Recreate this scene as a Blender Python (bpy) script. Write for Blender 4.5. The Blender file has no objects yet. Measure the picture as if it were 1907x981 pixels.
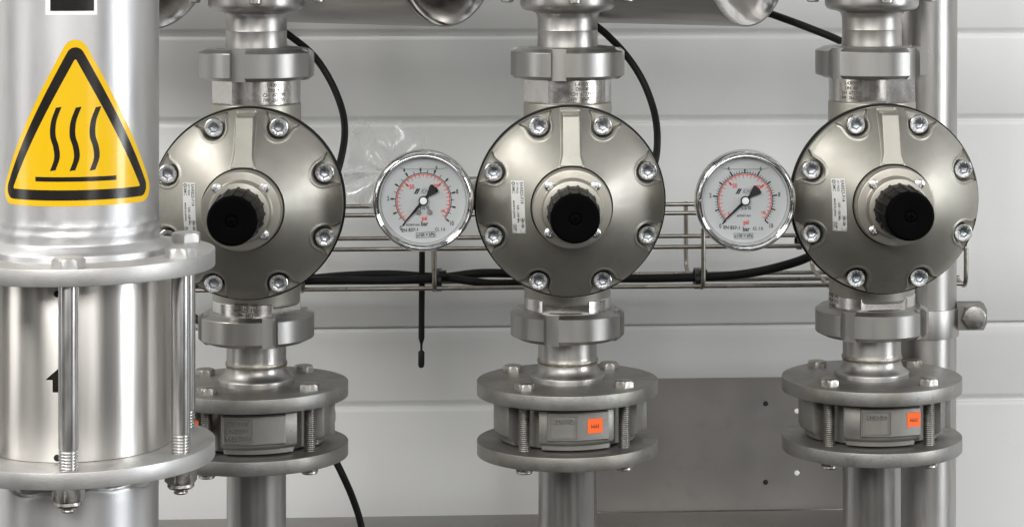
import bpy, bmesh, math, random
from mathutils import Vector, Matrix
random.seed(7)
scene = bpy.context.scene
col = scene.collection
PI = math.pi
R = math.radians

# ------------------------------------------------------------------ camera
F = 4350.0            # focal length in photograph pixels
TH = R(3.38)          # the camera is turned slightly to the right of the row
PX, PY = 1177.0, -115.0
CZ = 1.60
cam = bpy.data.cameras.new('camera'); co = bpy.data.objects.new('camera', cam); col.objects.link(co)
co.location = (0, 0, CZ); co.rotation_euler = (R(90), 0, -TH)
cam.sensor_width = 36; cam.lens = F/1907*36
cam.shift_x = (953.5-PX)/1907; cam.shift_y = -(490.5-PY)/1907
cam.clip_start = 0.01; cam.clip_end = 100
scene.camera = co

# ------------------------------------------------------------------ world and lamps
w = bpy.data.worlds.new('World'); scene.world = w; w.use_nodes = True
nt = w.node_tree; nt.nodes.clear()
out = nt.nodes.new('ShaderNodeOutputWorld'); bg = nt.nodes.new('ShaderNodeBackground')
tc = nt.nodes.new('ShaderNodeTexCoord'); sp = nt.nodes.new('ShaderNodeSeparateXYZ')
mr = nt.nodes.new('ShaderNodeMapRange'); mr.inputs[1].default_value = -1; mr.inputs[2].default_value = 1
cr = nt.nodes.new('ShaderNodeValToRGB')
nt.links.new(tc.outputs['Generated'], sp.inputs[0]); nt.links.new(sp.outputs[2], mr.inputs[0])
nt.links.new(mr.outputs[0], cr.inputs[0])
e = cr.color_ramp.elements
e[0].position = 0.0; e[0].color = (.05, .049, .046, 1)
e[1].position = 1.0; e[1].color = (.42, .43, .44, 1)
for p, c in ((.42, (.085, .083, .078, 1)), (.5, (.18, .178, .172, 1)), (.62, (.48, .48, .475, 1)), (.75, (.50, .505, .51, 1))):
    k = e.new(p); k.color = c
# a hall behind the photographer: uneven bays of wall and daylight
wv = nt.nodes.new('ShaderNodeTexNoise'); wv.inputs['Scale'].default_value = 4.6; wv.inputs['Detail'].default_value = 2
mp = nt.nodes.new('ShaderNodeMapping'); mp.inputs['Scale'].default_value = (1.6, 1.6, .35)
nt.links.new(tc.outputs['Generated'], mp.inputs[0]); nt.links.new(mp.outputs[0], wv.inputs[0])
mr2 = nt.nodes.new('ShaderNodeMapRange'); mr2.inputs[1].default_value = .40; mr2.inputs[2].default_value = .60
mr2.inputs[3].default_value = .22; mr2.inputs[4].default_value = 2.1
nt.links.new(wv.outputs[0], mr2.inputs[0])
mu = nt.nodes.new('ShaderNodeVectorMath'); mu.operation = 'SCALE'
nt.links.new(cr.outputs[0], mu.inputs[0]); nt.links.new(mr2.outputs[0], mu.inputs['Scale'])
nt.links.new(mu.outputs[0], bg.inputs[0]); bg.inputs[1].default_value = .72
nt.links.new(bg.outputs[0], out.inputs[0])

def area(name, loc, target, sx, sy, power, color=(1, 1, 1)):
    l = bpy.data.lights.new(name, 'AREA'); l.shape = 'RECTANGLE'; l.size = sx; l.size_y = sy
    l.energy = power; l.color = color
    o = bpy.data.objects.new(name, l); col.objects.link(o); o.location = loc
    o.rotation_euler = (Vector(target)-Vector(loc)).to_track_quat('-Z', 'Y').to_euler()
    return o
area('window_light', (-1.7, -1.3, 3.1), (0, 1.9, 1.4), 1.2, .9, 40, (1, .99, .965))
area('high_side_window_light', (-1.55, 1.25, 2.75), (0, 1.85, 1.35), .8, .7, 22, (1, .985, .955))
area('hall_skylight', (.1, -2.8, 3.5), (.1, 2.1, 1.2), 4.8, 1.6, 142, (1, .99, .97))
area('side_window_light', (3.6, .3, 1.9), (0, 2.0, 1.4), .9, 2.2, 88, (.94, .97, 1))
area('far_window_light', (-3.4, .9, 1.6), (0, 2.0, 1.4), .8, 1.8, 13, (1, .99, .97))
area('adapter_glint_light', (1.9, -2.4, 1.0), (.8, 2.0, 1.3), 1.1, .7, 7, (1, .99, .97))  # added low lamp, put there for white reflections on the adapter flats
scene.view_settings.view_transform = 'Standard'; scene.view_settings.look = 'None'
scene.view_settings.exposure = 0; scene.view_settings.gamma = 1
scene.render.engine = 'CYCLES'
scene.render.resolution_x = 1024; scene.render.resolution_y = 526

# ------------------------------------------------------------------ measuring helpers
def dep(px, Y):
    a = (px-PX)/F
    return Y/(math.cos(TH)-a*math.sin(TH))
def W(px, py, Y):
    a = (px-PX)/F; d = dep(px, Y)
    return Vector((d*(a*math.cos(TH)+math.sin(TH)), Y, CZ-(py-PY)/F*d))
YC = 1.942                       # depth of the three pipe columns
U = dep(1057, YC)/F              # metres per photograph pixel there
def zc(py): return CZ-(py-PY)*U

# ------------------------------------------------------------------ materials
MATS = {}
def mat(name, color, metallic=0., rough=.5, spec=.5, dirt=None, dirt_amt=.0, dscale=40., rvar=.1, bump=0., bscale=300.,
        stretch=(1, 1, 1), coat=0., aniso=0.):
    m = bpy.data.materials.new(name); m.use_nodes = True; MATS[name] = m
    n = m.node_tree; b = n.nodes['Principled BSDF']
    if 'knob' in name: b.inputs['IOR'].default_value = 1.25
    b.inputs['Base Color'].default_value = (*color, 1); b.inputs['Metallic'].default_value = metallic
    b.inputs['Roughness'].default_value = rough; b.inputs['Specular IOR Level'].default_value = spec
    if coat: b.inputs['Coat Weight'].default_value = coat; b.inputs['Coat Roughness'].default_value = .1
    if aniso:
        tg = n.nodes.new('ShaderNodeTangent'); tg.direction_type = 'RADIAL'; tg.axis = 'Z'
        n.links.new(tg.outputs[0], b.inputs['Tangent'])
        b.inputs['Anisotropic'].default_value = aniso; b.inputs['Anisotropic Rotation'].default_value = .25
    t = n.nodes.new('ShaderNodeTexCoord'); mpp = n.nodes.new('ShaderNodeMapping'); mpp.inputs['Scale'].default_value = stretch
    n.links.new(t.outputs['Object'], mpp.inputs[0])
    oi = n.nodes.new('ShaderNodeObjectInfo'); ad = n.nodes.new('ShaderNodeVectorMath'); ad.operation = 'ADD'
    sc = n.nodes.new('ShaderNodeMath'); sc.operation = 'MULTIPLY'; sc.inputs[1].default_value = 13.
    n.links.new(oi.outputs['Random'], sc.inputs[0])
    n.links.new(mpp.outputs[0], ad.inputs[0]); n.links.new(sc.outputs[0], ad.inputs[1])
    vec = ad.outputs[0]
    if dirt:
        a = n.nodes.new('ShaderNodeTexNoise'); a.inputs['Scale'].default_value = dscale; a.inputs['Detail'].default_value = 6
        a.inputs['Roughness'].default_value = .62
        n.links.new(vec, a.inputs[0])
        rr = n.nodes.new('ShaderNodeMapRange'); rr.inputs[1].default_value = .42; rr.inputs[2].default_value = .72
        rr.inputs[4].default_value = dirt_amt
        n.links.new(a.outputs[0], rr.inputs[0])
        a2 = n.nodes.new('ShaderNodeTexNoise'); a2.inputs['Scale'].default_value = dscale*9; a2.inputs['Detail'].default_value = 4
        n.links.new(vec, a2.inputs[0])
        r2 = n.nodes.new('ShaderNodeMapRange'); r2.inputs[1].default_value = .52; r2.inputs[2].default_value = .75; r2.inputs[4].default_value = dirt_amt*.7
        n.links.new(a2.outputs[0], r2.inputs[0])
        am_ = n.nodes.new('ShaderNodeMath'); am_.operation = 'MAXIMUM'
        n.links.new(rr.outputs[0], am_.inputs[0]); n.links.new(r2.outputs[0], am_.inputs[1]); rr = am_
        mx = n.nodes.new('ShaderNodeMix'); mx.data_type = 'RGBA'
        mx.inputs[6].default_value = (*color, 1); mx.inputs[7].default_value = (*dirt, 1)
        n.links.new(rr.outputs[0], mx.inputs[0]); n.links.new(mx.outputs[2], b.inputs['Base Color'])
    if rvar:
        a = n.nodes.new('ShaderNodeTexNoise'); a.inputs['Scale'].default_value = dscale*2.3; a.inputs['Detail'].default_value = 5
        n.links.new(vec, a.inputs[0])
        rr = n.nodes.new('ShaderNodeMapRange'); rr.inputs[1].default_value = .3; rr.inputs[2].default_value = .7
        rr.inputs[3].default_value = max(.03, rough-rvar); rr.inputs[4].default_value = rough+rvar
        n.links.new(a.outputs[0], rr.inputs[0]); n.links.new(rr.outputs[0], b.inputs['Roughness'])
    if bump:
        a = n.nodes.new('ShaderNodeTexNoise'); a.inputs['Scale'].default_value = bscale; a.inputs['Detail'].default_value = 3
        n.links.new(vec, a.inputs[0])
        bp = n.nodes.new('ShaderNodeBump'); bp.inputs['Strength'].default_value = bump; bp.inputs['Distance'].default_value = .0004
        n.links.new(a.outputs[0], bp.inputs['Height']); n.links.new(bp.outputs[0], b.inputs['Normal'])
    return m
DK = (.16, .145, .12)
M_pipe = mat('satin_stainless', (.43, .42, .41), 1, .42, aniso=.4, dirt=(.24, .22, .19), dirt_amt=.7, dscale=22, rvar=.08, bump=.12, bscale=900, stretch=(1, 1, .16))
M_bigpipe = mat('pale_satin_stainless', (.62, .615, .62), 1, .45, aniso=.5, dirt=(.5, .49, .47), dirt_amt=.6, dscale=14, rvar=.09, bump=.10, bscale=1200, stretch=(1, 1, .3))
M_nut = mat('machined_stainless', (.345, .34, .33), 1, .43, aniso=.4, dirt=(.30, .28, .24), dirt_amt=.5, dscale=30, rvar=.07, bump=.10, bscale=1500, stretch=(1, 1, .15))
M_flange = mat('blasted_flange_steel', (.32, .314, .30), .9, .48, dirt=(.20, .185, .15), dirt_amt=.8, dscale=26, rvar=.07, bump=.35, bscale=900)
M_bigflange = mat('pale_flange_steel', (.54, .535, .525), .85, .48, dirt=(.42, .40, .37), dirt_amt=.6, dscale=20, rvar=.06, bump=.25, bscale=900)
M_polish = mat('polished_stainless', (.58, .57, .555), 1, .24, dirt=(.42, .38, .33), dirt_amt=.5, dscale=45, rvar=.06, bump=.05, bscale=300)
M_sleeve = mat('brushed_bright_stainless', (.72, .695, .66), 1, .37, aniso=.92, dirt=(.60, .56, .50), dirt_amt=.35, dscale=16, rvar=.05, bump=.10, bscale=260, stretch=(1, 1, .06))
M_cap = mat('polished_cap_sheet', (.70, .69, .68), 1, .13, dirt=(.38, .35, .32), dirt_amt=.6, dscale=30, rvar=.07, bump=.05, bscale=200)
M_weld = mat('heat_tinted_weld', (.34, .315, .27), 1, .42, dirt=(.20, .17, .14), dirt_amt=.8, dscale=120, rvar=.1, bump=.5, bscale=900)
M_chrome = mat('chromed_steel', (.74, .74, .74), 1, .09, dirt=(.32, .31, .29), dirt_amt=.6, dscale=60, rvar=.05, bump=.06, bscale=120)
M_cast = mat('cast_steel', (.28, .275, .26), .85, .52, dirt=(.25, .235, .20), dirt_amt=.65, dscale=45, rvar=.07, bump=.55, bscale=1400)
M_cover = mat('champagne_metallic_paint', (.35, .336, .296), .85, .46, dirt=(.275, .264, .232), dirt_amt=.6, dscale=19, rvar=.04, bump=.12, bscale=2500, coat=.12)
M_ring = mat('pale_champagne_paint', (.38, .36, .315), .8, .42, dirt=(.31, .295, .255), dirt_amt=.5, dscale=40, rvar=.05, bump=.12, bscale=2500)
M_zinc = mat('zinc_plated_steel', (.78, .79, .80), 1, .30, dirt=(.42, .41, .38), dirt_amt=.8, dscale=160, rvar=.12, bump=.25, bscale=900)
M_bolt = mat('bolt_steel', (.43, .42, .40), 1, .38, dirt=(.25, .22, .18), dirt_amt=.8, dscale=120, rvar=.1, bump=.3, bscale=900)
M_stud = mat('dull_threaded_steel', (.32, .31, .29), 1, .45, dirt=(.14, .13, .11), dirt_amt=.8, dscale=120, rvar=.1)
M_rod = mat('rod_steel', (.62, .615, .61), 1, .36, aniso=.8, dirt=(.35, .33, .30), dirt_amt=.5, dscale=60, rvar=.08, bump=.1, bscale=600, stretch=(1, 1, .2))
M_wire = mat('wire_tray_steel', (.40, .38, .34), 1, .34, dirt=(.22, .19, .15), dirt_amt=.7, dscale=70, rvar=.08)
M_black = mat('black_plastic', (.012, .012, .012), 0, .30, dirt=(.03, .03, .03), dirt_amt=.6, dscale=60, rvar=.1)
M_knobm = mat('black_glossy_knob_plastic', (.003, .003, .003), 0, .26, spec=.012, rvar=.06, bump=.12, bscale=350)
M_rubber = mat('black_rubber_hose', (.010, .010, .010), 0, .55, spec=.25, rvar=.08)
M_gasket = mat('black_gasket_rubber', (.012, .012, .011), 0, .7, spec=.2, rvar=.05)
M_wall = mat('off_white_panel_paint', (.70, .70, .685), 0, .55, spec=.3, dirt=(.655, .653, .635), dirt_amt=.6, dscale=3, rvar=.05, bump=.25, bscale=500)
M_plate = mat('brushed_mounting_plate_steel', (.36, .345, .33), 1, .50, dirt=(.29, .275, .26), dirt_amt=.6, dscale=9, rvar=.05, bump=.15, bscale=700)
M_yellow = mat('warning_yellow_vinyl', (.80, .49, .006), 0, .30, spec=.4, dirt=(.72, .435, .008), dirt_amt=.4, dscale=12, rvar=.06, coat=.35)
M_blackv = mat('black_vinyl', (.014, .012, .010), 0, .25, spec=.5, rvar=.05)
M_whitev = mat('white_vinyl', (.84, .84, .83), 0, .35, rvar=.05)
M_label = mat('silvery_label_film', (.62, .62, .60), .15, .38, dirt=(.5, .5, .48), dirt_amt=.5, dscale=90, rvar=.05)
M_orange = mat('orange_sticker_paper', (.95, .13, .015), 0, .55, rvar=.05)
M_ink = mat('black_ink', (.02, .02, .02), 0, .5, rvar=0)
M_etch = mat('brown_etched_ink', (.10, .07, .045), .2, .55, rvar=0)
M_red = mat('red_ink', (.72, .03, .02), 0, .5, rvar=0)
M_grey = mat('grey_ink', (.22, .22, .22), 0, .5, rvar=0)
M_dial = mat('gauge_dial_white', (.50, .51, .51), 0, .42, dirt=(.44, .45, .45), dirt_amt=.5, dscale=30, rvar=.04)
M_dark = mat('dark_recess', (.01, .01, .01), 0, .8, rvar=0)

def glassmat():
    m = bpy.data.materials.new('gauge_glass'); m.use_nodes = True; n = m.node_tree; n.nodes.clear()
    o = n.nodes.new('ShaderNodeOutputMaterial'); mx = n.nodes.new('ShaderNodeMixShader')
    tr = n.nodes.new('ShaderNodeBsdfTransparent'); tr.inputs[0].default_value = (.95, .96, .96, 1)
    g = n.nodes.new('ShaderNodeBsdfGlossy'); g.inputs['Roughness'].default_value = .04
    fr = n.nodes.new('ShaderNodeFresnel'); fr.inputs[0].default_value = 1.5
    n.links.new(fr.outputs[0], mx.inputs[0]); n.links.new(tr.outputs[0], mx.inputs[1]); n.links.new(g.outputs[0], mx.inputs[2])
    n.links.new(mx.outputs[0], o.inputs[0]); return m
M_glass = glassmat()
def filmmat():
    m = bpy.data.materials.new('clear_plastic_film'); m.use_nodes = True; n = m.node_tree; n.nodes.clear()
    o = n.nodes.new('ShaderNodeOutputMaterial'); mx = n.nodes.new('ShaderNodeMixShader'); mx2 = n.nodes.new('ShaderNodeMixShader')
    tr = n.nodes.new('ShaderNodeBsdfTransparent')
    g = n.nodes.new('ShaderNodeBsdfGlossy'); g.inputs['Roughness'].default_value = .16
    d = n.nodes.new('ShaderNodeBsdfDiffuse'); d.inputs[0].default_value = (.85, .86, .86, 1)
    lw = n.nodes.new('ShaderNodeLayerWeight'); lw.inputs[0].default_value = .35
    mm = n.nodes.new('ShaderNodeMapRange'); mm.inputs[3].default_value = .20; mm.inputs[4].default_value = .75
    tcf = n.nodes.new('ShaderNodeTexCoord'); nf = n.nodes.new('ShaderNodeTexNoise'); nf.inputs['Scale'].default_value = 26; nf.inputs['Detail'].default_value = 3
    nf.inputs['Distortion'].default_value = 1.2
    n.links.new(tcf.outputs['Object'], nf.inputs[0])
    mf = n.nodes.new('ShaderNodeMapRange'); mf.inputs[1].default_value = .46; mf.inputs[2].default_value = .66; mf.inputs[3].default_value = 0; mf.inputs[4].default_value = .72
    n.links.new(nf.outputs[0], mf.inputs[0])
    mxx = n.nodes.new('ShaderNodeMath'); mxx.operation = 'MAXIMUM'
    n.links.new(lw.outputs['Facing'], mm.inputs[0]); n.links.new(mm.outputs[0], mxx.inputs[0]); n.links.new(mf.outputs[0], mxx.inputs[1]); n.links.new(mxx.outputs[0], mx.inputs[0])
    mx2.inputs[0].default_value = .7
    n.links.new(g.outputs[0], mx2.inputs[1]); n.links.new(d.outputs[0], mx2.inputs[2])
    n.links.new(tr.outputs[0], mx.inputs[1]); n.links.new(mx2.outputs[0], mx.inputs[2])
    n.links.new(mx.outputs[0], o.inputs[0]); return m
M_film = filmmat()

# ------------------------------------------------------------------ geometry helpers
def finish(me, m, sharp=32):
    me.materials.append(m)
    bm = bmesh.new(); bm.from_mesh(me)
    bmesh.ops.remove_doubles(bm, verts=bm.verts, dist=1e-7)
    bmesh.ops.dissolve_degenerate(bm, dist=1e-8, edges=bm.edges)
    bmesh.ops.recalc_face_normals(bm, faces=bm.faces)
    lim = R(sharp)
    for f in bm.faces: f.smooth = True
    for ed in bm.edges:
        if len(ed.link_faces) == 2: ed.smooth = ed.calc_face_angle(0) < lim
    bm.to_mesh(me); bm.free(); return me
class G:
    def __init__(s): s.v = []; s.f = []
    def add(s, v, f):
        o = len(s.v); s.v += [tuple(p) for p in v]; s.f += [tuple(i+o for i in q) for q in f]; return s
    def mesh(s, name, m, sharp=32):
        me = bpy.data.meshes.new(name); me.from_pydata(s.v, [], s.f); return finish(me, m, sharp)
    def move(s, dx=0, dy=0, dz=0):
        s.v = [(a+dx, b+dy, c+dz) for a, b, c in s.v]; return s
def chamfer(pts, c):
    """round each inner corner of an open profile by up to c"""
    o = [pts[0]]
    for i in range(1, len(pts)-1):
        p, a, b = Vector(pts[i]), Vector(pts[i-1]), Vector(pts[i+1])
        la, lb = (a-p).length, (b-p).length
        if la < 1e-7 or lb < 1e-7: continue
        ang = (a-p).angle(b-p)
        if ang > R(165): o.append(tuple(p)); continue
        t = min(c, la*.4, lb*.4)
        q1 = p+(a-p)/la*t; q2 = p+(b-p)/lb*t
        o += [tuple(q1), tuple((q1+q2)/2*.55+p*.45), tuple(q2)]
    o.append(pts[-1]); return o
def lathe(prof, n=96, rf=None, axis='Z', thetas=None, g=None):
    """prof: (radius, height) list. axis 'Z' up; axis 'Y' heights go towards -Y (to the viewer)."""
    g = g or G()
    th = thetas or [2*PI*i/n for i in range(n)]
    n = len(th); v = []; f = []
    for r, h in prof:
        for t in th:
            q = rf(t, r, h) if rf else r
            v.append((q*math.cos(t), q*math.sin(t), h) if axis == 'Z' else (q*math.sin(t), -h, q*math.cos(t)))
    for i in range(len(prof)-1):
        for j in range(n):
            k = (j+1) % n; f.append((i*n+j, i*n+k, (i+1)*n+k, (i+1)*n+j))
    g.add(v, f); return g
def box(cx, cy, cz, sx, sy, sz, g=None):
    g = g or G(); x, y, z = sx/2, sy/2, sz/2
    v = [(cx+a*x, cy+b*y, cz+c*z) for a in (-1, 1) for b in (-1, 1) for c in (-1, 1)]
    f = [(0, 1, 3, 2), (4, 6, 7, 5), (0, 4, 5, 1), (2, 3, 7, 6), (0, 2, 6, 4), (1, 5, 7, 3)]
    return g.add(v, f)
def bevelled(g, name, m, wd, seg=2):
    me = bpy.data.meshes.new(name); me.from_pydata(g.v, [], g.f)
    bm = bmesh.new(); bm.from_mesh(me)
    bmesh.ops.remove_doubles(bm, verts=bm.verts, dist=1e-7)
    bmesh.ops.recalc_face_normals(bm, faces=bm.faces)
    ed = [x for x in bm.edges if len(x.link_faces) == 2 and x.calc_face_angle(0) > R(28)]
    bmesh.ops.bevel(bm, geom=ed, offset=wd, segments=seg, affect='EDGES', profile=.6)
    bm.to_mesh(me); bm.free(); return finish(me, m)
def smooth_path(pts, sub=8):
    """Catmull-Rom"""
    P = [Vector(p) for p in pts]; o = []
    P = [P[0]*2-P[1]]+P+[P[-1]*2-P[-2]]
    for i in range(1, len(P)-2):
        a, b, c, d = P[i-1:i+3]
        for k in range(sub):
            t = k/sub
            o.append(.5*((2*b)+(c-a)*t+(2*a-5*b+4*c-d)*t*t+(3*b-a-3*c+d)*t**3))
    o.append(P[-2]); return o
def tube(pts, r, n=12, g=None, smooth=True, sub=8, cap=True):
    g = g or G()
    P = smooth_path(pts, sub) if smooth else [Vector(p) for p in pts]
    rr = r if callable(r) else (lambda t: r)
    v = []; f = []; up = None
    for i, p in enumerate(P):
        d = (P[min(i+1, len(P)-1)]-P[max(i-1, 0)]).normalized()
        if up is None: up = d.orthogonal().normalized()
        up = (up-d*up.dot(d)).normalized(); s = d.cross(up)
        q = rr(i/(len(P)-1))
        for k in range(n):
            a = 2*PI*k/n; v.append(p+(up*math.cos(a)+s*math.sin(a))*q)
    for i in range(len(P)-1):
        for k in range(n):
            j = (k+1) % n; f.append((i*n+k, i*n+j, (i+1)*n+j, (i+1)*n+k))
    if cap:
        f.append(tuple(range(n))); f.append(tuple(range((len(P)-1)*n, len(P)*n)))
    return g.add(v, f)
def fillet_path(pts, r, k=5):
    P = [Vector(p) for p in pts]; o = [P[0]]
    for i in range(1, len(P)-1):
        a, p, b = P[i-1], P[i], P[i+1]
        t = min(r, (a-p).length*.45, (b-p).length*.45)
        q1 = p+(a-p).normalized()*t; q2 = p+(b-p).normalized()*t
        for j in range(k+1):
            s = j/k; o.append(q1*(1-s)**2+p*2*s*(1-s)+q2*s*s)
    o.append(P[-1]); return o
def field(rs, hf, nt_, g=None, closed_centre=True):
    """polar height field facing -Y"""
    g = g or G(); v = []; f = []
    for r in rs:
        for j in range(nt_):
            t = 2*PI*j/nt_; x, z = r*math.sin(t), r*math.cos(t); v.append((x, -hf(x, z, r, t), z))
    for i in range(len(rs)-1):
        for j in range(nt_):
            k = (j+1) % nt_; f.append((i*nt_+j, i*nt_+k, (i+1)*nt_+k, (i+1)*nt_+j))
    return g.add(v, f)
def sstep(a, b, x):
    t = max(0, min(1, (x-a)/(b-a))); return t*t*(3-2*t)
def interp(tab, x):
    if x <= tab[0][0]: return tab[0][1]
    for (a, p), (b, q) in zip(tab, tab[1:]):
        if x <= b: return p+(q-p)*(x-a)/(b-a)
    return tab[-1][1]

# ------------------------------------------------------------------ object helpers
def setp(o, label=None, cat=None, group=None, kind=None):
    if label: o['label'] = label
    if cat: o['category'] = cat
    if group: o['group'] = group
    if kind: o['kind'] = kind
    return o
def thing(name, loc, label, cat, group=None, rot=(0, 0, 0)):
    o = bpy.data.objects.new(name, None); col.objects.link(o); o.empty_display_size = .02
    o.location = loc; o.rotation_euler = rot
    return setp(o, label, cat, group)
def part(name, me, parent=None, loc=(0, 0, 0), rot=(0, 0, 0), label=None):
    o = bpy.data.objects.new(name, me); col.objects.link(o)
    o.location = loc; o.rotation_euler = rot
    if parent: o.parent = parent
    if label: o['label'] = label
    return o
def text_geo(s, size, extrude=0., spacing=1., bold=0., sx=1., align='CENTER'):
    c = bpy.data.curves.new('t', 'FONT'); c.body = s; c.size = size; c.align_x = align; c.align_y = 'CENTER'
    c.resolution_u = 3; c.space_character = spacing; c.offset = bold; c.extrude = extrude
    o = bpy.data.objects.new('t', c); col.objects.link(o)
    dg = bpy.context.evaluated_depsgraph_get(); dg.update()
    me = bpy.data.meshes.new_from_object(o.evaluated_get(dg))
    v = [(p.co.x*sx, p.co.y, p.co.z) for p in me.vertices]; f = [tuple(p.vertices) for p in me.polygons]
    bpy.data.objects.remove(o); bpy.data.curves.remove(c); bpy.data.meshes.remove(me)
    return v, f
def map_text(g, s, size, fn, u0=0, v0=0, rot=0., **k):
    v, f = text_geo(s, size, **k); c, q = math.cos(rot), math.sin(rot)
    return g.add([fn(u0+x*c-y*q, v0+x*q+y*c, z) for x, y, z in v], f)
def quad(g, fn, u0, v0, u1, v1, nu=1, nv=1, off=0.):
    v = [fn(u0+(u1-u0)*i/nu, v0+(v1-v0)*j/nv, off) for j in range(nv+1) for i in range(nu+1)]
    f = [(j*(nu+1)+i, j*(nu+1)+i+1, (j+1)*(nu+1)+i+1, (j+1)*(nu+1)+i) for j in range(nv) for i in range(nu)]
    return g.add(v, f)
def frame_lines(g, fn, u0, v0, u1, v1, t, off=0.):
    quad(g, fn, u0, v0, u1, v0+t, off=off); quad(g, fn, u0, v1-t, u1, v1, off=off)
    quad(g, fn, u0, v0+t, u0+t, v1-t, off=off); quad(g, fn, u1-t, v0+t, u1, v1-t, off=off); return g

# ------------------------------------------------------------------ wall
YW = 2.215
def zw(py): return CZ-(py-PY)/F*dep(1177, YW)
px2m = dep(1177, YW)/F
prof = []          # (height, how far the sheet stands forward of its datum)
def groove(py, half=9, depth=.0034):
    prof.extend([(zw(py-9), 0), (zw(py-7), .0005), (zw(py-1), .0024), (zw(py+4), .0052), (zw(py+6), .0054), (zw(py+8), .0012), (zw(py+10), .0001), (zw(py+14), 0)])
prof.append((CZ+1.2, 0))
for py in (-600, -440, -262, -98, 61, 222): groove(py)
prof.extend([(zw(444), 0), (zw(458), -.0016), (zw(600), -.0012), (zw(604.4), .0005), (zw(605), .006), (zw(607.2), .006), (zw(608), -.0012), (zw(614), -.003), (zw(632), -.0005)])
groove(748)
prof.extend([(zw(952), 0), (zw(966), -.0016), (zw(1108), -.0016)])
groove(1250); prof.append((CZ-1.6, 0))
g = G(); xs = [-2.2+4.6*i/8 for i in range(9)]
v = [(x, YW+d, z) for z, d in prof for x in xs]; nx = len(xs)
f = [(j*nx+i, j*nx+i+1, (j+1)*nx+i+1, (j+1)*nx+i) for j in range(len(prof)-1) for i in range(nx-1)]
g.add(v, f)
wall = part('wall', g.mesh('wall', M_wall, 60))
setp(wall, 'pale grey ribbed metal panel wall with horizontal grooves behind all the pipes', 'wall', kind='structure')

# ------------------------------------------------------------------ mounting plate and beam
YP = 2.165
a = W(1120, 704, YP); b = W(1700, 944, YP)
x0, x1, z1 = W(1090, 704, YP).x, W(1700, 704, YP).x, zw(0)*0+W(1240, 705, YP).z
z0 = W(1240, 951, YP).z
holes = [W(1426, 751, YP), W(1484, 765, YP), W(1426, 897, YP), W(1484, 880, YP)]
holes[2].x = holes[0].x; holes[3].x = holes[1].x
def plate_mesh():
    g = box((x0+x1)/2, YP+.0015, (z0+z1)/2, x1-x0, .003, z1-z0)
    a_ = bpy.data.objects.new('a', g.mesh('a', M_plate)); col.objects.link(a_)
    g = G()
    for q in holes:
        c = lathe([(0, -.01), (.0024, -.01), (.0024, .01), (0, .01)], 24, axis='Y').move(q.x, YP, q.z); g.add(c.v, c.f)
    b_ = bpy.data.objects.new('b', g.mesh('b', M_plate)); col.objects.link(b_)
    m_ = a_.modifiers.new('cut', 'BOOLEAN'); m_.operation = 'DIFFERENCE'; m_.object = b_; m_.solver = 'EXACT'
    dg = bpy.context.evaluated_depsgraph_get(); dg.update()
    me = bpy.data.meshes.new_from_object(a_.evaluated_get(dg)); me.name = 'mounting_plate'
    for o in (a_, b_): bpy.data.objects.remove(o)
    for p in me.polygons: p.use_smooth = False
    return me
pl = part('mounting_plate', plate_mesh())
setp(pl, 'flat dark grey steel plate with four small holes behind the lower right pipes', 'plate')
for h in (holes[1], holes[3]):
    part('lit_hole_disc', lathe([(0, .0010), (.0018, .0009), (.0025, .0001), (.0025, -.002)], 18, axis='Y').mesh('lit_hole_disc', M_whitev), pl, (h.x, YP, h.z))  # pale discs painted as the lit wall seen through these holes
for h in (holes[0], holes[2]):
    s = part('screw', lathe([(0, .0012), (.0016, .0010), (.0024, .0002), (.0024, -.004)], 14, axis='Y').mesh('screw', M_dark), pl, (h.x, YP, h.z))
BY0 = 2.098
zt = W(1177, 952, YP).z
g = box((W(200, 0, 2.12).x+W(1712, 0, 2.12).x)/2, (BY0+YP-.001)/2, zt-.03, W(1712, 0, 2.12).x-W(200, 0, 2.12).x, YP-.001-BY0, .06)
bmn = part('support_beam', bevelled(g, 'support_beam', M_plate, .004, 3))
setp(bmn, 'horizontal grey steel box beam along the bottom edge under the mounting plate', 'beam')

# ------------------------------------------------------------------ wire cable tray
YF, YB, YM = 2.085, 2.152, 2.118
tray = thing('cable_tray', W(1060, 540, YF), 'horizontal wire mesh cable tray of thin steel rods behind the regulators', 'cable tray')
TX = tray.location.copy()
rw = .0020
xl, xr = W(150, 0, YF).x, W(1800, 0, YF).x
def tr(p): return Vector(p)-TX
for Y, py, px in ((YB, 382.5, 955), (YF, 399, 955), (YB, 442, 955), (YF, 462, 955), (YM, 523.5, 955), (YF, 535.5, 955), (YB, 512, 955)):
    z = W(px, py, Y).z
    part('rod', tube([tr((xl, Y, z)), tr((xr, Y, z))], rw, 12, smooth=False).mesh('rod', M_wire), tray)
zt1, zb1 = W(955, 399, YF).z+.002, W(955, 535.5, YF).z
zt2 = W(955, 382.5, YB).z+.002
for px, shift in ((320, 14), (563, 14), (809, 13), (1062, 20), (1310, 24), (1549, 28), (1799, 30)):
    X = W(px, 0, YF-.004).x; X2 = W(px-shift, 0, YB).x-.004 if px > 900 else W(px-2, 0, YB).x
    top = zt1 if px < 1700 else W(px, 461, YF).z
    if px == 1310: top = W(px, 424, YF).z
    pts = fillet_path([(X, YF-.004, top), (X, YF-.004, zb1-.003), (X2, YB+.004, zb1+.004), (X2, YB+.004, zt2)], .012)
    part('cross_wire', tube([tr(p) for p in pts], .0021, 12, smooth=False).mesh('cross_wire', M_wire), tray)

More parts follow.
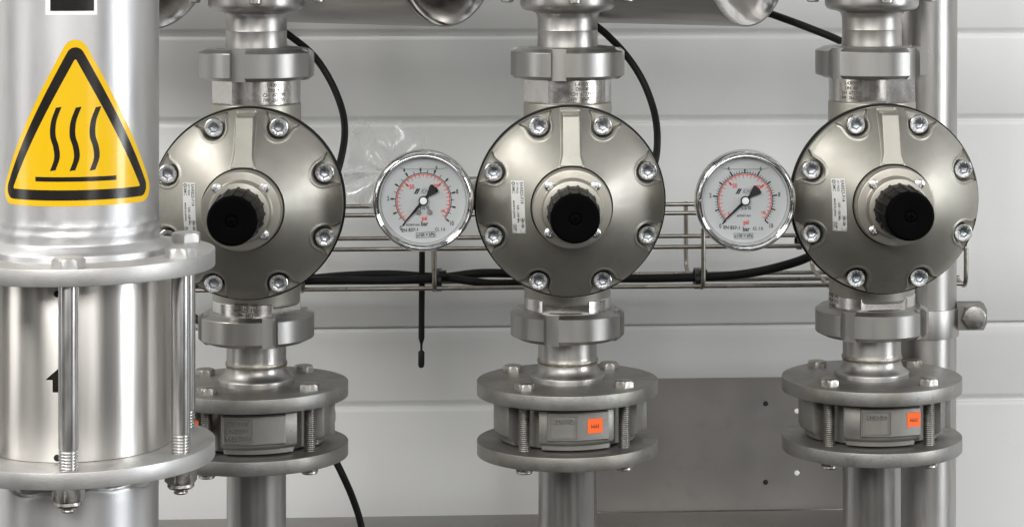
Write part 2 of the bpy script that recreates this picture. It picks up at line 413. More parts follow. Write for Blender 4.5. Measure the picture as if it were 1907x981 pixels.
# ------------------------------------------------------------------ tall pipe behind the right column with its clamp
YR = 2.035
pb = W(1716, 1300, YR); ptop = W(1721, -500, YR)
rp = thing('vertical_pipe', pb, 'tall plain grey steel pipe standing behind the rightmost regulator', 'pipe')
ax = (ptop-pb); rp.rotation_euler = ax.to_track_quat('Z', 'Y').to_euler()
part('pipe', lathe([(0, 0), (.0297, 0), (.0297, ax.length), (0, ax.length)], 72).mesh('pipe', M_pipe), rp)
cl = thing('pipe_clamp', W(1718, 596, YR), 'steel pipe clamp with a bolted ear on the tall pipe at right', 'clamp')
mpx = dep(1718, YR)/F
part('band', lathe(chamfer([(.0300, -.0125), (.0318, -.0125), (.0318, .0125), (.0300, .0125)], .0005), 72).mesh('band', M_pipe), cl, rot=(0, R(.3), 0))
for s in (0, 1):
    g = G(); w0, w1, hh = .028, .0545, .0118
    outl = [(w0, -hh), (w1-.003, -hh), (w1, -hh+.006), (w1, hh-.006), (w1-.003, hh), (w0, hh)]
    t = .0014; n = len(outl)
    g.add([(x, y, z) for y in (-t, t) for x, z in outl], [tuple(range(n)), tuple(range(2*n-1, n-1, -1))]+[(i, (i+1) % n, n+(i+1) % n, n+i) for i in range(n)])
    part('ear', g.mesh('ear', M_flange, 20), cl, (0, -.012+s*.010, 0.0048))
def hexr(apo, t0=0.):
    return lambda t, r, h: min(r, apo/math.cos(((t-t0) % (PI/3))-PI/6))
def hexgeo(apo, h, axis='Z', t0=0., c=.09):
    R_ = apo*1.1547; th = []
    for k in range(6):
        for j in range(8): th.append(t0+k*PI/3+j*PI/24)
    return lathe([(0, h), (apo*.93, h), (apo*1.0, h-apo*.03), (R_*1.001, h-apo*.17), (R_*1.01, 0), (0, 0)], rf=hexr(apo, t0), axis=axis, thetas=th)
part('bolt', hexgeo(.0096, .006, 'Y', .35).mesh('bolt', M_bolt), cl, (.0425, -.0134, .0048))

# ------------------------------------------------------------------ shared small meshes
ME_hex = hexgeo(.0073, .0056).mesh('bolt_head', M_bolt, 25)
def thread_prof(r, z0, z1, pitch, d):
    o = []; n = int((z1-z0)/pitch)
    for i in range(n): o += [(r-d, z0+i*pitch), (r-d*.9, z0+i*pitch+pitch*.25), (r, z0+i*pitch+pitch*.45), (r, z0+i*pitch+pitch*.7)]
    o.append((r-d, z1)); return o
def nyloc(apo, h, hd):
    g = hexgeo(apo, h).v
    G1 = hexgeo(apo, h); G1.v = [(x, y, -z) for x, y, z in G1.v]
    lathe([(apo*.93, -h+.0002), (apo*.97, -h-hd*.55), (apo*.85, -h-hd), (apo*.6, -h-hd), (apo*.58, -h-hd*.5)], 32, g=G1)
    return G1
ME_nut = nyloc(.0070, .0048, .0022).mesh('nut', M_bolt, 25)
# socket head screw, facing the viewer
ME_sockf = lathe([(.0041, .0083), (.0037, .0081), (.0036, .0050), (.0030, .0046), (0, .0042)], rf=lambda t, r, h: r if r > .0040 or r < .0001 else .00345/math.cos((t % (PI/3))-PI/6)*(r/.0038), axis='Y', thetas=[k*PI/3+j*PI/24 for k in range(6) for j in range(8)]).mesh('hex_socket', mat('shaded_socket_steel', (.34, .36, .38), 1, .38, rvar=.12, dscale=200), 28)  # darker steel tone puts the shade of the recess into the colour
ths = [k*PI/3+j*PI/24 for k in range(6) for j in range(8)]
def sock_rf(t, r, h): return r if r > .0040 or r < .0001 else .00345/math.cos((t % (PI/3))-PI/6)*(r/.0038)
ME_sock = lathe([(.0074, -.004), (.0074, .0072), (.0072, .0078), (.0067, .0082), (.0043, .0082), (.0038, .0079), (.0037, .0040), (0, .0034)], rf=sock_rf, axis='Y', thetas=ths).mesh('bolt', M_zinc, 28)
def phil(x, z, r, t):
    h = .0022-(r/.0038)**2*.0011
    a, b = (x*.8+z*.6), (-x*.6+z*.8)
    k = (1-sstep(.00035, .00062, abs(a)))*(1-sstep(.0019, .0023, abs(b))); k2 = (1-sstep(.00035, .00062, abs(b)))*(1-sstep(.0019, .0023, abs(a)))
    return h-max(k, k2)*.0013
ME_phil = field([.0038*i/16 for i in range(17)], phil, 56)
ME_phil.add(*(lambda q: (q.v, q.f))(lathe([(.0038, .0011), (.0038, -.001)], 56, axis='Y')))
me_ = ME_phil
ME_phil = G().add(me_.v, me_.f).mesh('screw', M_zinc, 50)
ME_phil_k = G().add([(x, y, z) for x, y, z in me_.v], me_.f).mesh('screw', M_knobm, 50)

# ------------------------------------------------------------------ regulator cover
RZ = (375-PY)*1.878/F            # height of the disc centre below the camera
YD = 1.878
TABH = [(.0326, .0410), (.038, .0376), (.044, .0337), (.052, .0281), (.060, .0220), (.067, .0160), (.0715, .0115), (.074, .0085), (.0752, .0070)]
_p = smooth_path([(a, b, 0) for a, b in TABH], 8)
TABH = [(p.x, p.y) for p in _p]
RB = .0667
def cover_h(x, z, r, t, ribs=True):
    h = interp(TABH, r)
    # rib
    if z > 0:
        hw = .0064+.0022*(1-sstep(.030, .042, z))
        hr = interp([(.033, .0416), (.070, .0285), (.0712, .0275), (.0728, .010)], z)
        m = 1-sstep(hw, hw+.0020, abs(x))
        if hr > h: h = h+(hr-h)*m
    k = round((math.degrees(t)-22.5)/45)*45+22.5; b = R(k)
    rho = r*math.cos(t-b)-RB; tau = r*math.sin(t-b)
    s = math.hypot(rho, tau)-.0090 if rho < 0 else abs(tau)-(.0090+rho*.25+max(0, rho-.003)*.8)
    m = 1-sstep(-.0002, .0006, s)
    fl = .0042
    if fl < h: h = h+(fl-h)*m
    # soft raised lip round each pocket
    return h+.0006*math.exp(-((s-.0016)/.0009)**2)*(1 if r < .073 else 0)
rs = [.0326+.0426*i/130 for i in range(131)]
g = field(rs, cover_h, 900)
lathe([(.0752, .0068), (.0754, .0060), (.0757, .0048), (.0757, .0006), (.0750, 0)], 180, axis='Y', g=g)
ME_cover = g.mesh('cover', M_cover, 75)
ME_gasket = lathe([(.070, -.0002), (.0768, -.0002), (.0772, -.001), (.0772, -.0062), (.070, -.0066)], 180, axis='Y').mesh('gasket', M_gasket)
ME_back = lathe(chamfer([(.060, -.0068), (.0760, -.0068), (.0762, -.0125), (.066, -.017), (.060, -.040), (.040, -.062), (0, -.070)], .002), 120, axis='Y').mesh('housing', M_cover)
ME_ring = lathe([(0, .0560), (.0296, .0560), (.0306, .0556), (.0310, .0548), (.0310, .0500), (.0313, .0496), (.0316, .0360)], 120, axis='Y')
lathe([(0, .0672), (.0222, .0672), (.0231, .0668), (.0235, .0660), (.0238, .0570), (.0248, .0559), (.026, .0557)], 120, axis='Y', g=ME_ring)
ME_ring = ME_ring.mesh('mounting_ring', M_ring)
def knob_rf(t, r, h):
    if h < .0675 or h > .1125 or r < .01: return r
    s = (t*16/(2*PI)) % 1
    return r-(.0010 if h < .108 else .0005)*(1-sstep(.06, .16, abs(s-.5)-.24))
kt = [2*PI*(i+.5)/320 for i in range(320)]
ME_knob = lathe([(.0192, .0660), (.0192, .0700), (.0204, .0702), (.0207, .0712), (.0204, .0880), (.0200, .0970), (.0195, .1080), (.0193, .1120), (.0189, .1160), (.0182, .1184), (.0168, .1198),
                 (.0060, .1204), (.0049, .1200), (.0045, .1188), (.0040, .1186), (0, .1186)], rf=knob_rf, axis='Y', thetas=kt).mesh('knob', M_knobm, 40)
# port body behind the disc, in column coordinates
def cz(py): return -(py-PY)*U
body_prof = [(0, cz(189)), (80*U, cz(189)), (82*U, cz(191)), (82*U, cz(300)), (90*U, cz(340)), (90*U, cz(420)), (82*U, cz(450)), (80*U, cz(556)), (78*U, cz(560)), (0, cz(560))]
def cover_map(u, v, off):
    r = math.hypot(u, v); t = math.atan2(u, v)
    return (u, -(interp(TABH, r)+.00025+off), v)

SPELL = {'regulator': []}
COLS = [dict(x=477.5, slot1=-19, slot2=13.5, stud=-37, flats1=(205, 25), flats2=(-38, 142), txt1=24, txt2=-104, nx=0),
        dict(x=1057., slot1=-9, slot2=-16.6, stud=-39, flats1=(212, 32), flats2=(-93, 87), txt1=20, txt2=None, nx=1),
        dict(x=1623.5, slot1=-41, slot2=-25, stud=-46, flats1=(-38, 142), flats2=(-72, 108), txt1=-28, txt2=-155, nx=2)]
LW = ['behind the big pipe with the yellow warning sign', 'in the middle of the row between the two gauges', 'at the right end of the row']

def slot_nut(py_top, py_s, py_e, py_bot, slotdeg, name):
    rt, ro, rb, rsl = 91*U, 106*U, 90*U, 97.5*U
    prof = [(50*U, cz(py_top)+.0008), (74*U, cz(py_top)+.0008), (76*U, cz(py_top)), (rt, cz(py_top)), (ro-.0004, cz(py_s)+.0003), (ro, cz(py_s)-.0003), (ro, cz(py_e)+.0003), (ro-.0004, cz(py_e)-.0003), (rb, cz(py_bot)), (50*U, cz(py_bot))]
    # the shoulder lines get extra rings where the slot floor meets them
    hw = math.asin(13.2/98); th = []
    for k in range(4):
        c = R(-90+slotdeg)+k*PI/2
        th += [c-hw-.0008, c-hw+.0008]+[c+hw*q for q in (-.66, -.33, 0, .33, .66)]+[c+hw-.0008, c+hw+.0008]
        n = 22
        a0 = c+hw+.0008; a1 = c+PI/2-hw-.0008
        th += [a0+(a1-a0)*j/n for j in range(1, n)]
    def rf(t, r, h):
        d = ((t-R(-90+slotdeg)+PI/4) % (PI/2))-PI/4
        if abs(d) < hw and r > rt-.0001: return rsl/math.cos(0) if True else r
        return r
    p2 = [prof[0], prof[1], prof[2], prof[3]]
    # inside a slot the floor runs the full height: collapse shoulders to the top and bottom planes
    g = G(); n = len(th); v = []; f = []
    for i, (r, h) in enumerate(prof):
        for t in th:
            d = ((t-R(-90+slotdeg)+PI/4) % (PI/2))-PI/4
            rr, hh = r, h
            if abs(d) < hw and 3 <= i <= 8:
                rr = rsl; hh = cz(py_top) if i <= 4 else (cz(py_bot) if i >= 7 else h)
            v.append((rr*math.cos(t), rr*math.sin(t), hh))
    for i in range(len(prof)-1):
        for j in range(n):
            k = (j+1) % n; f.append((i*n+j, i*n+k, (i+1)*n+k, (i+1)*n+j))
    g.add(v, f); return g.mesh(name, M_nut, 22)
def adapter(py0, py1, flats, name):
    Ro = 81*U; hw = R(32); dist = Ro*math.cos(hw)
    th = sorted({round((2*PI*i/144) % (2*PI), 5) for i in range(144)} | {round((R(a)+s*hw) % (2*PI), 5) for a in flats for s in (-1, 1)})
    top, bot = (cz(py0), cz(py1))
    def rf(t, r, h):
        for a in flats:
            d = (t-R(a)+PI) % (2*PI)-PI
            if abs(d) <= hw and r > .9*Ro: return min(r, dist/math.cos(d))
        return r
    e_ = .0006
    p = [(60*U, top+.0003), (Ro*.985, top), (Ro, top-e_), (Ro, bot+.0025), (Ro*1.0, bot+.0022), (Ro, bot+e_), (Ro*.985, bot), (60*U, bot)]
    return lathe(p, rf=rf, thetas=th).mesh(name, M_polish, 18)
def cyl_map(r, ang0, zmid):
    a0 = R(ang0)
    def fn(u, v, off):
        t = a0+u/r; q = r+.00015+off
        return (q*math.cos(t), q*math.sin(t), zmid+v)
    return fn

for ci, C in enumerate(COLS):
    X = W(C['x'], 0, YC).x
    va = math.degrees(math.atan(-X/YC))
    for q_ in ('slot1', 'slot2', 'txt1', 'txt2'):
        if C[q_] is not None: C[q_] += va
    C['flats1'] = tuple(a+va for a in C['flats1']); C['flats2'] = tuple(a+va for a in C['flats2'])
    def tl(py, y=0): return Vector((X, YC+y, zc(py)))
    place = LW[ci]
    # ---------------- upper pipe fitting
    base = tl(150); off = -(base.z-CZ)
    up = thing('pipe_fitting', base, ['upper steel pipe end with slotted round nut above the leftmost regulator',
               'upper steel pipe end with slotted round nut above the middle regulator',
               'upper steel pipe end with slotted round nut above the rightmost regulator, before the tall pipe'][ci], 'pipe fitting', 'upper pipe fittings above the regulators')
    pp = [(0, cz(-150)), (88*U, cz(-150)), (88*U, cz(2)), (88*U, cz(8)), (86.5*U, cz(13)), (83*U, cz(17)), (77*U, cz(19.5)), (66*U, cz(21.5)), (60*U, cz(24)), (57*U, cz(29)), (56*U, cz(35)),
          (55.7*U, cz(54)), (56.4*U, cz(56)), (55.7*U, cz(58)), (56*U, cz(78)), (56.6*U, cz(82)), (57*U, cz(90))]
    part('pipe', lathe([(r, h) for r, h in pp], 96).mesh('pipe', M_pipe), up, (0, 0, off))
    part('flange', lathe(chamfer([(88*U, cz(-34)), (135*U, cz(-34)), (135*U, cz(-62)), (88*U, cz(-62))], .001), 96).mesh('flange', M_flange), up, (0, 0, off))
    for k in range(4):
        a = R(-85)+k*PI/2
        part('bolt', lathe([(0, cz(4.5)), (9.5*U, cz(4.5)), (11.5*U, cz(2.5)), (11.5*U, cz(-33))], 24).mesh('bolt', M_bolt), up, (113*U*math.cos(a), 113*U*math.sin(a), off))
    part('slotted_nut', slot_nut(88, 95, 139, 145.5, C['slot1'], 'slotted_nut'), up, (0, 0, off))
    ad_ = part('adapter', adapter(145, 189, C['flats1'], 'adapter'), up, (0, 0, off))
    g = G(); fn = cyl_map(81*U, -90+C['txt1'], cz(167))
    if ci < 2:
        for i, s in enumerate(('1.4307/3', 'DN  40', 'CH  672399', 'IW  266705')):
            map_text(g, s, .0042, fn, 0, .0063-i*.0040, sx=.95, bold=.00008)
    else:
        for i, s in enumerate(('1.4307/3', 'DN  40', 'CH  672399', 'IW  266705')): map_text(g, s, .0040, fn, 0, .006-i*.004, sx=.95, bold=.00006)
    part('lettering', g.mesh('lettering', M_etch), ad_)

    # ---------------- regulator
    base = Vector((X, YC, CZ-RZ))
    reg = thing('pressure_regulator', base, ['round champagne regulator with black knob, leftmost, partly behind the big pipe',
               'round champagne regulator with black knob, middle one between the two gauges',
               'round champagne regulator with black knob, rightmost, in front of the tall pipe'][ci], 'regulator', 'pressure regulators in a row')
    part('port_body', lathe(chamfer(body_prof, .001), 96).mesh('port_body', M_cover), reg, (0, 0, RZ))
    dy = YD-YC
    part('housing', ME_back, reg, (0, dy, 0)); part('gasket', ME_gasket, reg, (0, dy, 0))
    part('cover', ME_cover, reg, (0, dy, 0))
    part('mounting_ring', ME_ring, reg, (0, dy, 0))
    kn = part('knob', ME_knob, reg, (0, dy, 0), rot=(0, R(11*ci), 0))
    part('screw', ME_phil_k, kn, (0, -.1188, 0), rot=(0, R(15), 0))
    for k in range(8):
        b = R(22.5+45*k)
        bo = part('bolt', ME_sock, reg, (RB*math.sin(b), dy-.0075, RB*math.cos(b)), rot=(0, R(random.uniform(0, 60)), 0))
        part('hex_socket', ME_sockf, bo, (0, -.0001, 0))
    for sx in (-1, 1):
        for sz in (-1, 1):
            part('screw', ME_phil, reg, (sx*.0182, dy-.0562, sz*.0182), rot=(0, R(random.uniform(0, 90)), 0))
    g = G(); lu, lv, lw_, lh = -.0420, -.0005, .0104, .0415
    tilt = R(2.0)
    def lm(u, v, off=0.):
        c, s = math.cos(tilt), math.sin(tilt)
        return cover_map(lu+u*c-v*s, lv+u*s+v*c, off)
    quad(g, lm, -lw_/2, -lh/2, lw_/2, lh/2, 4, 14)
    lab = part('label', g.mesh('label', M_label), reg, (0, dy, 0))
    g = G()
    def lt(s, size, u, v, **k): map_text(g, s, size, lambda a, b, o: lm(a, b, .00012), u, v, rot=-PI/2, align='LEFT', **k)
    h2 = lh/2
    lt('EAR825-F14', .0035, .0030, h2-.0010, sx=.95, bold=.00004)
    lt('SET PRESS.', .0022, -.0003, h2-.0012, sx=.9, bold=.00002)
    lt('0.05 ~ 0.83 MPa', .0023, -.0003, h2-.0190, sx=.92, bold=.00005)
    lt('SMC', .0034, -.0033, h2-.0038, sx=.95, bold=.00002)
    lt('MADE IN JAPAN', .0020, -.0034, h2-.0155, sx=1, bold=.00004)
    lt('AB1-1EA', .0028, .0031, -h2+.0118, sx=.72, bold=.0001)
    lt('1UT', .0026, -.0033, -h2+.0068, sx=1, bold=.0001)
    lmo = lambda a, b, o: lm(a, b, .00012)
    frame_lines(g, lmo, .0013, -h2+.0006, .0048, -h2+.0122, .00022)
    frame_lines(g, lmo, -.0048, -h2+.0006, -.0019, -h2+.0072, .00022)
    n = 20; rr0, rr1 = .0009, .0014; cu, cv = -.0033, h2-.0022
    g.add([lm(cu+r_*math.cos(2*PI*i/n), cv+r_*math.sin(2*PI*i/n), .00012) for r_ in (rr0, rr1) for i in range(n)], [(i, (i+1) % n, n+(i+1) % n, n+i) for i in range(n)])
    quad(g, lmo, cu-.0009, cv-.0002, cu+.0009, cv+.0002)
    part('lettering', g.mesh('lettering', M_ink), lab)

    # ---------------- flanged spool below the regulator
    base = tl(731); off = -(base.z-CZ)
    sp_ = thing('flanged_pipe', base, ['short flanged pipe with slotted nut under the leftmost regulator',
               'short flanged pipe with slotted nut under the middle regulator',
               'short flanged pipe with slotted nut under the rightmost regulator'][ci], 'flanged pipe', 'flanged pipes under the regulators')
    L = (0, 0, off)
    ad_ = part('adapter', adapter(550, 586, C['flats2'], 'adapter'), sp_, L)
    part('collar', lathe(chamfer([(60*U, cz(585)), (84*U, cz(585)), (84*U, cz(572)*.0+cz(589)), (60*U, cz(592))], .0004), 96).mesh('collar', M_polish), ad_)
    if C['txt2'] is not None:
        g = G(); fn0 = cyl_map(81*U, C['txt2'], cz(563)); fn = lambda u, v, o: fn0(-u, -v, o)
        for i, s in enumerate(('1.4307/3', 'DN  40', 'CH  672399', 'IW  266705')): map_text(g, s, .0042, fn, 0, .0063-i*.0040, sx=.95, bold=.00008)
        part('lettering', g.mesh('lettering', M_etch), ad_)
    part('slotted_nut', slot_nut(573, 579.5, 620, 628, C['slot2'], 'slotted_nut'), sp_, L)
    def wob(t, r, h):
        py = PY-h/U
        if 664 < py < 676: return r+.00018*math.sin(9*t+ci)*math.sin(23*t)
        return r
    part('neck', lathe([(55*U, cz(622)), (54.6*U, cz(640)), (54.6*U, cz(660)), (54.8*U, cz(666)), (55.7*U, cz(668)), (55.9*U, cz(670)), (55.2*U, cz(672.5)), (54.8*U, cz(675)), (55.2*U, cz(679)), (57*U, cz(684)), (60*U, cz(688.5)), (64*U, cz(692)), (68*U, cz(694.5)),
                       (69.5*U, cz(696)), (70*U, cz(698)), (70*U, cz(706.5))], 120, rf=wob).mesh('neck', M_pipe), sp_, L)
    wr = lambda t, r, h: r+.00022*math.sin(31*t+ci)*math.sin(47*t)+.00012*math.sin(83*t)
    part('weld', lathe([(54.9*U, cz(664.5)), (55.9*U, cz(666.5)), (56.5*U, cz(669.5)), (55.9*U, cz(672)), (55*U, cz(674))], 200, rf=wr).mesh('weld', M_weld, 60), sp_, L)
    part('flange', lathe(chamfer([(50*U, cz(705.5)), (168.5*U, cz(705.5)), (168.5*U, cz(731)), (50*U, cz(731))], .0005), 180).mesh('flange', M_flange), sp_, L)
    RS = 130*U
    for k in range(4):
        a = R(C['stud']+90*k); p = (RS*math.cos(a), RS*math.sin(a))
        bo = part('bolt', ME_hex, sp_, (p[0], p[1], off+cz(705.5)), rot=(0, 0, random.uniform(0, 1)))
        g = lathe(thread_prof(10.8*U, cz(856)-cz(705.5), cz(731)-cz(705.5)+.002, .0016, .0008), 20)
        part('stud', g.mesh('stud', M_stud, 60), bo)
    # ---------------- check valve between the flanges
    base = tl(808); off = -(base.z-CZ)
    cv_ = thing('check_valve', base, ['cast steel check valve with raised size plate, clamped under the leftmost regulator',
               'cast steel check valve with CE plate and square orange sticker, clamped under the middle regulator',
               'cast steel check valve with orange sticker near its right stud, under the rightmost regulator'][ci], 'valve', 'check valves clamped between flanges')
    L = (0, 0, off)
    def vrf(t, r, h):
        q = r
        for k in range(4):
            d = (t-R(C['stud']+90*k)+PI) % (2*PI)-PI
            lim = 107*U
            m = 1-sstep(R(12.5), R(15), abs(d))
            if r > lim: q = min(q, r+(lim-r)*m)
        return q
    pr = [(60*U, cz(733)), (120*U, cz(733)), (124*U, cz(738)), (136*U, cz(739)), (137.5*U, cz(741)), (137.5*U, cz(793)), (136*U, cz(797)), (131*U, cz(801)), (126*U, cz(803)), (125*U, cz(811)), (121*U, cz(812.5)), (60*U, cz(812.5))]
    part('valve_body', lathe(pr, 288, rf=vrf).mesh('valve_body', M_cast, 40), cv_, L)
    part('gasket', lathe([(60*U, cz(731.2)), (108*U, cz(731.2)), (108*U, cz(733.4)), (60*U, cz(733.4))], 96).mesh('gasket', M_gasket), cv_, L)
    part('gasket', lathe([(60*U, cz(812)), (108*U, cz(812)), (108*U, cz(815.4)), (60*U, cz(815.4))], 96).mesh('gasket', M_gasket), cv_, L)
    # two-faced cast pad on the front
    ca = R(-90+ (C['stud']+45) + [-4, .5, 7][ci]); zA, zB = cz(739), cz(792.5)
    def padpt(u, w_, z):   # u tangential, w_ radial
        return (w_*math.cos(ca)-u*math.sin(ca), w_*math.sin(ca)+u*math.cos(ca), z)
    hw = 56*U; r0 = 120*U; r1 = 142.5*U; re = 133*U
    sec = [(-hw, r0), (-hw, re-.0006), (-hw+.001, re), (0, r1), (hw-.001, re), (hw, re-.0006), (hw, r0)]
    g = G(); zz = [zB, zB+.0012, zA-.0012, zA]; ins = [.0010, 0, 0, .0010]; v = []
    for z, q in zip(zz, ins):
        v += [padpt(u*(1-q*30), w_-(q if i not in (0, 6) else 0), z) for i, (u, w_) in enumerate(sec)]
    n = len(sec); f = [(j*n+i, j*n+i+1, (j+1)*n+i+1, (j+1)*n+i) for j in range(3) for i in range(n-1)]
    f += [tuple(range(n)), tuple(range(3*n, 4*n))]
    g.add(v, f)
    pad = part('name_plate', g.mesh('name_plate', M_cast, 25), cv_, L)
    sl = (re-r1)/hw
    def padmap(side, upside=True):
        def fn(u, v, off_):
            uu = side*hw*.5+u; w_ = r1+sl*abs(uu)+off_
            return padpt(uu, w_, (zA+zB)/2+v)
        return fn
    g = G(); fn = padmap(-1)
    hwx, hvz = 26*U, 21*U
    def bar(u0, v0, u1, v1, hgt):
        vs = [fn(u, v, o) for o in (-.0005, hgt) for u, v in ((u0, v0), (u1, v0), (u1, v1), (u0, v1))]
        g.add(vs, [(4, 5, 6, 7), (0, 1, 5, 4), (1, 2, 6, 5), (2, 3, 7, 6), (3, 0, 4, 7)])
    t_ = .0007; H_ = .0011
    for q in ((-hwx, -hvz, hwx, -hvz+t_), (-hwx, hvz-t_, hwx, hvz), (-hwx, -hvz+t_, -hwx+t_, hvz-t_), (hwx-t_, -hvz+t_, hwx, hvz-t_)): bar(*q, H_)
    def emb(s, size, u, v, **k): map_text(g, s, size, lambda a_, b_, o: fn(-a_, -b_, o+.0008), -u, -v, extrude=.0008, **k)
    if ci == 0:
        emb('ARK BGAA', .0048, 0, -.0052, sx=.86, bold=.0001); emb('11/2"C3C6', .0046, 0, .0004, sx=.86, bold=.0001); emb('BU-498U40', .0046, 0, .0058, sx=.8, bold=.0001)
    else:
        emb('CE 0025', .0048, .0004, .0050, sx=1.0, bold=.0001)
    part('lettering', g.mesh('lettering', M_cast, 30), pad)
    # side lug
    la = R(C['stud']+45+(-4 if ci == 0 else 0))
    g = box(137*U, 0, (cz(741)+cz(800))/2, 14*U, 62*U, cz(741)-cz(800)-.002)
    lug = part('side_plate', bevelled(g, 'side_plate', M_cast, .0008), cv_, L, rot=(0, 0, la))
    if ci == 0:
        g = G(); map_text(g, '4', .011, lambda a_, b_, o: (144*U+.0002+o, .002-a_, (cz(741)+cz(800))/2-b_), extrude=.0003, bold=.0003)
        part('lettering', g.mesh('lettering', M_cast), lug)
    g = G()
    if ci == 0:
        fs0 = cyl_map(137.5*U, -138, cz(768)); sw, sh = 13*U, 14*U
    elif ci == 1:
        fs0 = lambda u, v, o: padmap(1)(u+.001, v+.0003, o+.0002); sw, sh = 14*U, 13*U
    else:
        fs0 = lambda u, v, o: padmap(1)(u+.0062, v+.0020, o+.0002); sw, sh = 13*U, 13*U
    quad(g, fs0, -sw, -sh, sw, sh, 4, 2, 0)
    st = part('sticker', g.mesh('sticker', M_orange), pad if ci else cv_, (0, 0, 0) if ci else L)
    g = G(); map_text(g, 'FPM', .0046, lambda a_, b_, o: fs0(-a_, -b_, .0002), 0, 0, sx=.85, bold=.0)
    part('lettering', g.mesh('lettering', M_ink), st)
    # ---------------- lower pipe
    base = tl(841); off = -(base.z-CZ)
    lp = thing('flanged_pipe', base, ['bottom flanged grey pipe leading down from the leftmost check valve',
               'bottom flanged grey pipe below the middle check valve with square orange sticker',
               'bottom flanged grey pipe in front of the tall pipe at right'][ci], 'flanged pipe', 'flanged pipes below the check valves')
    L = (0, 0, off)
    part('flange', lathe(chamfer([(50*U, cz(815.5)), (168.5*U, cz(815.5)), (168.5*U, cz(841)), (50*U, cz(841))], .0005), 180).mesh('flange', M_flange), lp, L)
    def wob2(t, r, h):
        py = PY-h/U
        return r+(.00035*math.sin(7*t+2*ci)*math.sin(17*t) if 846 < py < 860 else 0)
    part('pipe', lathe([(56*U, cz(840)), (55.5*U, cz(848)), (56*U, cz(851)), (55.8*U, cz(856)), (54.4*U, cz(860)), (54.4*U, cz(1300))], 120, rf=wob2).mesh('pipe', M_pipe), lp, L)
    part('weld', lathe([(55.6*U, cz(844)), (56.6*U, cz(846)), (57*U, cz(849)), (56.4*U, cz(852)), (55.6*U, cz(854.5))], 200, rf=wr).mesh('weld', M_weld, 60), lp, L)
    for k in range(4):
        a = R(C['stud']+90*k)
        nu = part('nut', ME_nut, lp, (RS*math.cos(a), RS*math.sin(a), off+cz(841)), rot=(0, 0, random.uniform(0, 1)))

